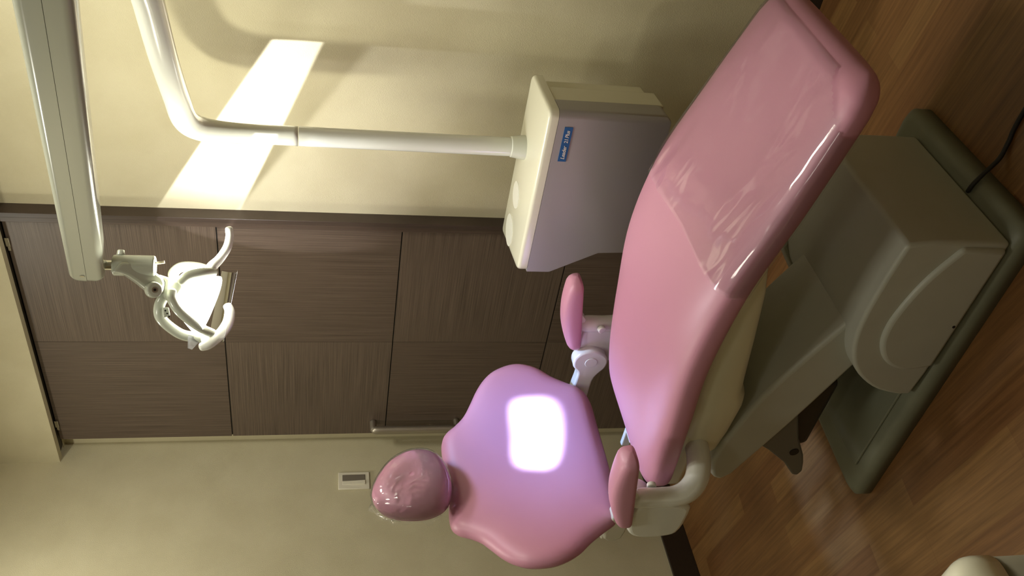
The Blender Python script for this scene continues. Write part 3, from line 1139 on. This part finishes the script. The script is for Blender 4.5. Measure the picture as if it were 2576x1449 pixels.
# light escaping past the rim on the wall side; x runs along the wall, y up
leak_src = Vector((-1.63, 1.85, 1.737))
leak_aim = Vector((-1.30, WY, 1.60))
zz = (leak_src - leak_aim).normalized()
xx = Vector((0, 0, 1)).cross(zz).normalized()
yy = zz.cross(xx)


def leak_xy(p):
    d = Vector(p) - leak_src
    return (d.dot(xx) / -d.dot(zz), d.dot(yy) / -d.dot(zz))


def leak(px, py, mt, sm):
    def line(p, q):
        """signed distance, positive below the line p-q on the wall"""
        (x0, y0), (x1, y1) = leak_xy((p[0], WY, p[1])), leak_xy((q[0], WY, q[1]))
        if x1 < x0:
            x0, y0, x1, y1 = x1, y1, x0, y0
        ln = math.hypot(x1 - x0, y1 - y0)
        nx, ny = (y1 - y0) / ln, -(x1 - x0) / ln
        return mt('ADD', mt('ADD', mt('MULTIPLY', px, nx), mt('MULTIPLY', py, ny)), -(nx * x0 + ny * y0))
    top = sm(line((-1.761, 1.925), (-1.102, 1.526)), -.004, .010)
    bot = sm(line((-1.70, 1.655), (-1.09, 1.40)), .012, -.006)
    # strong slit near the post, weaker towards the door
    x_a = leak_xy((-1.46, WY, 1.6))[0]
    x_b = leak_xy((-1.80, WY, 1.8))[0]
    slit = mt('MULTIPLY', top, bot)
    fall = sm(px, x_b, x_a)
    strong = mt('MULTIPLY', slit, mt('ADD', mt('MULTIPLY', fall, .86), .14))
    low_top = sm(line((-1.46, 1.50), (-1.15, 1.30)), -.004, .05)
    low_bot = sm(line((-1.62, 1.15), (-1.05, .9)), .25, -.15)
    dim = mt('MULTIPLY', mt('MULTIPLY', low_top, low_bot), .16)
    return mt('ADD', strong, dim)


gobo_spot('lamp_side_leak', leak_src, leak_aim, (0, 0, 1), 62, (.95, .95, 1.0), math.radians(120), leak, .004)

# ================================================================== SMALL THINGS
cd = tube('power_cord', [(-.964, 1.443, .0565), (-.945, 1.442, .0550), (-.918, 1.446, .040), (-.885, 1.456, .014), (-.85, 1.466, .0055), (-.778, 1.472, .0055), (-.5, 1.46, .0055), (-.2, 1.50, .0055)], .005, M['black'], None, segs=12)
tag(cd, 'black power cord crossing the wooden floor from the chair base', 'power cord')

# corner of another cabinet low in the frame
st2 = thing('instrument_cart', 'rounded ivory cart corner with grey side, on the floor in front of the chair', 'cart', (-1.356, .407, 0))
cx0, cx1, cy0, cy1, ct = -1.60, -1.108, .16, .668, .475
seam = .400
lidr = [rounded_rect(cx0, cx1, cy0, cy1, .04, seam + .001)]
for k in range(7):
    q = math.pi / 2 * k / 6
    e = .045 * (1 - math.cos(q))
    lidr.append(rounded_rect(cx0 + e, cx1 - e, cy0 + e, cy1 - e, max(.04 - e * .6, .01), ct - .045 + .045 * math.sin(q)))
lidr.append(rounded_rect(cx0 + .1, cx1 - .1, cy0 + .1, cy1 - .1, .01, ct + .002))
loft('cart_top', lidr, M['cream_lid'], st2)
loft('cart_body', [rounded_rect(cx0 + .003, cx1 - .003, cy0 + .003, cy1 - .003, .038, 0.0), rounded_rect(cx0 + .003, cx1 - .003, cy0 + .003, cy1 - .003, .038, seam)], M['grey_panel'], st2)
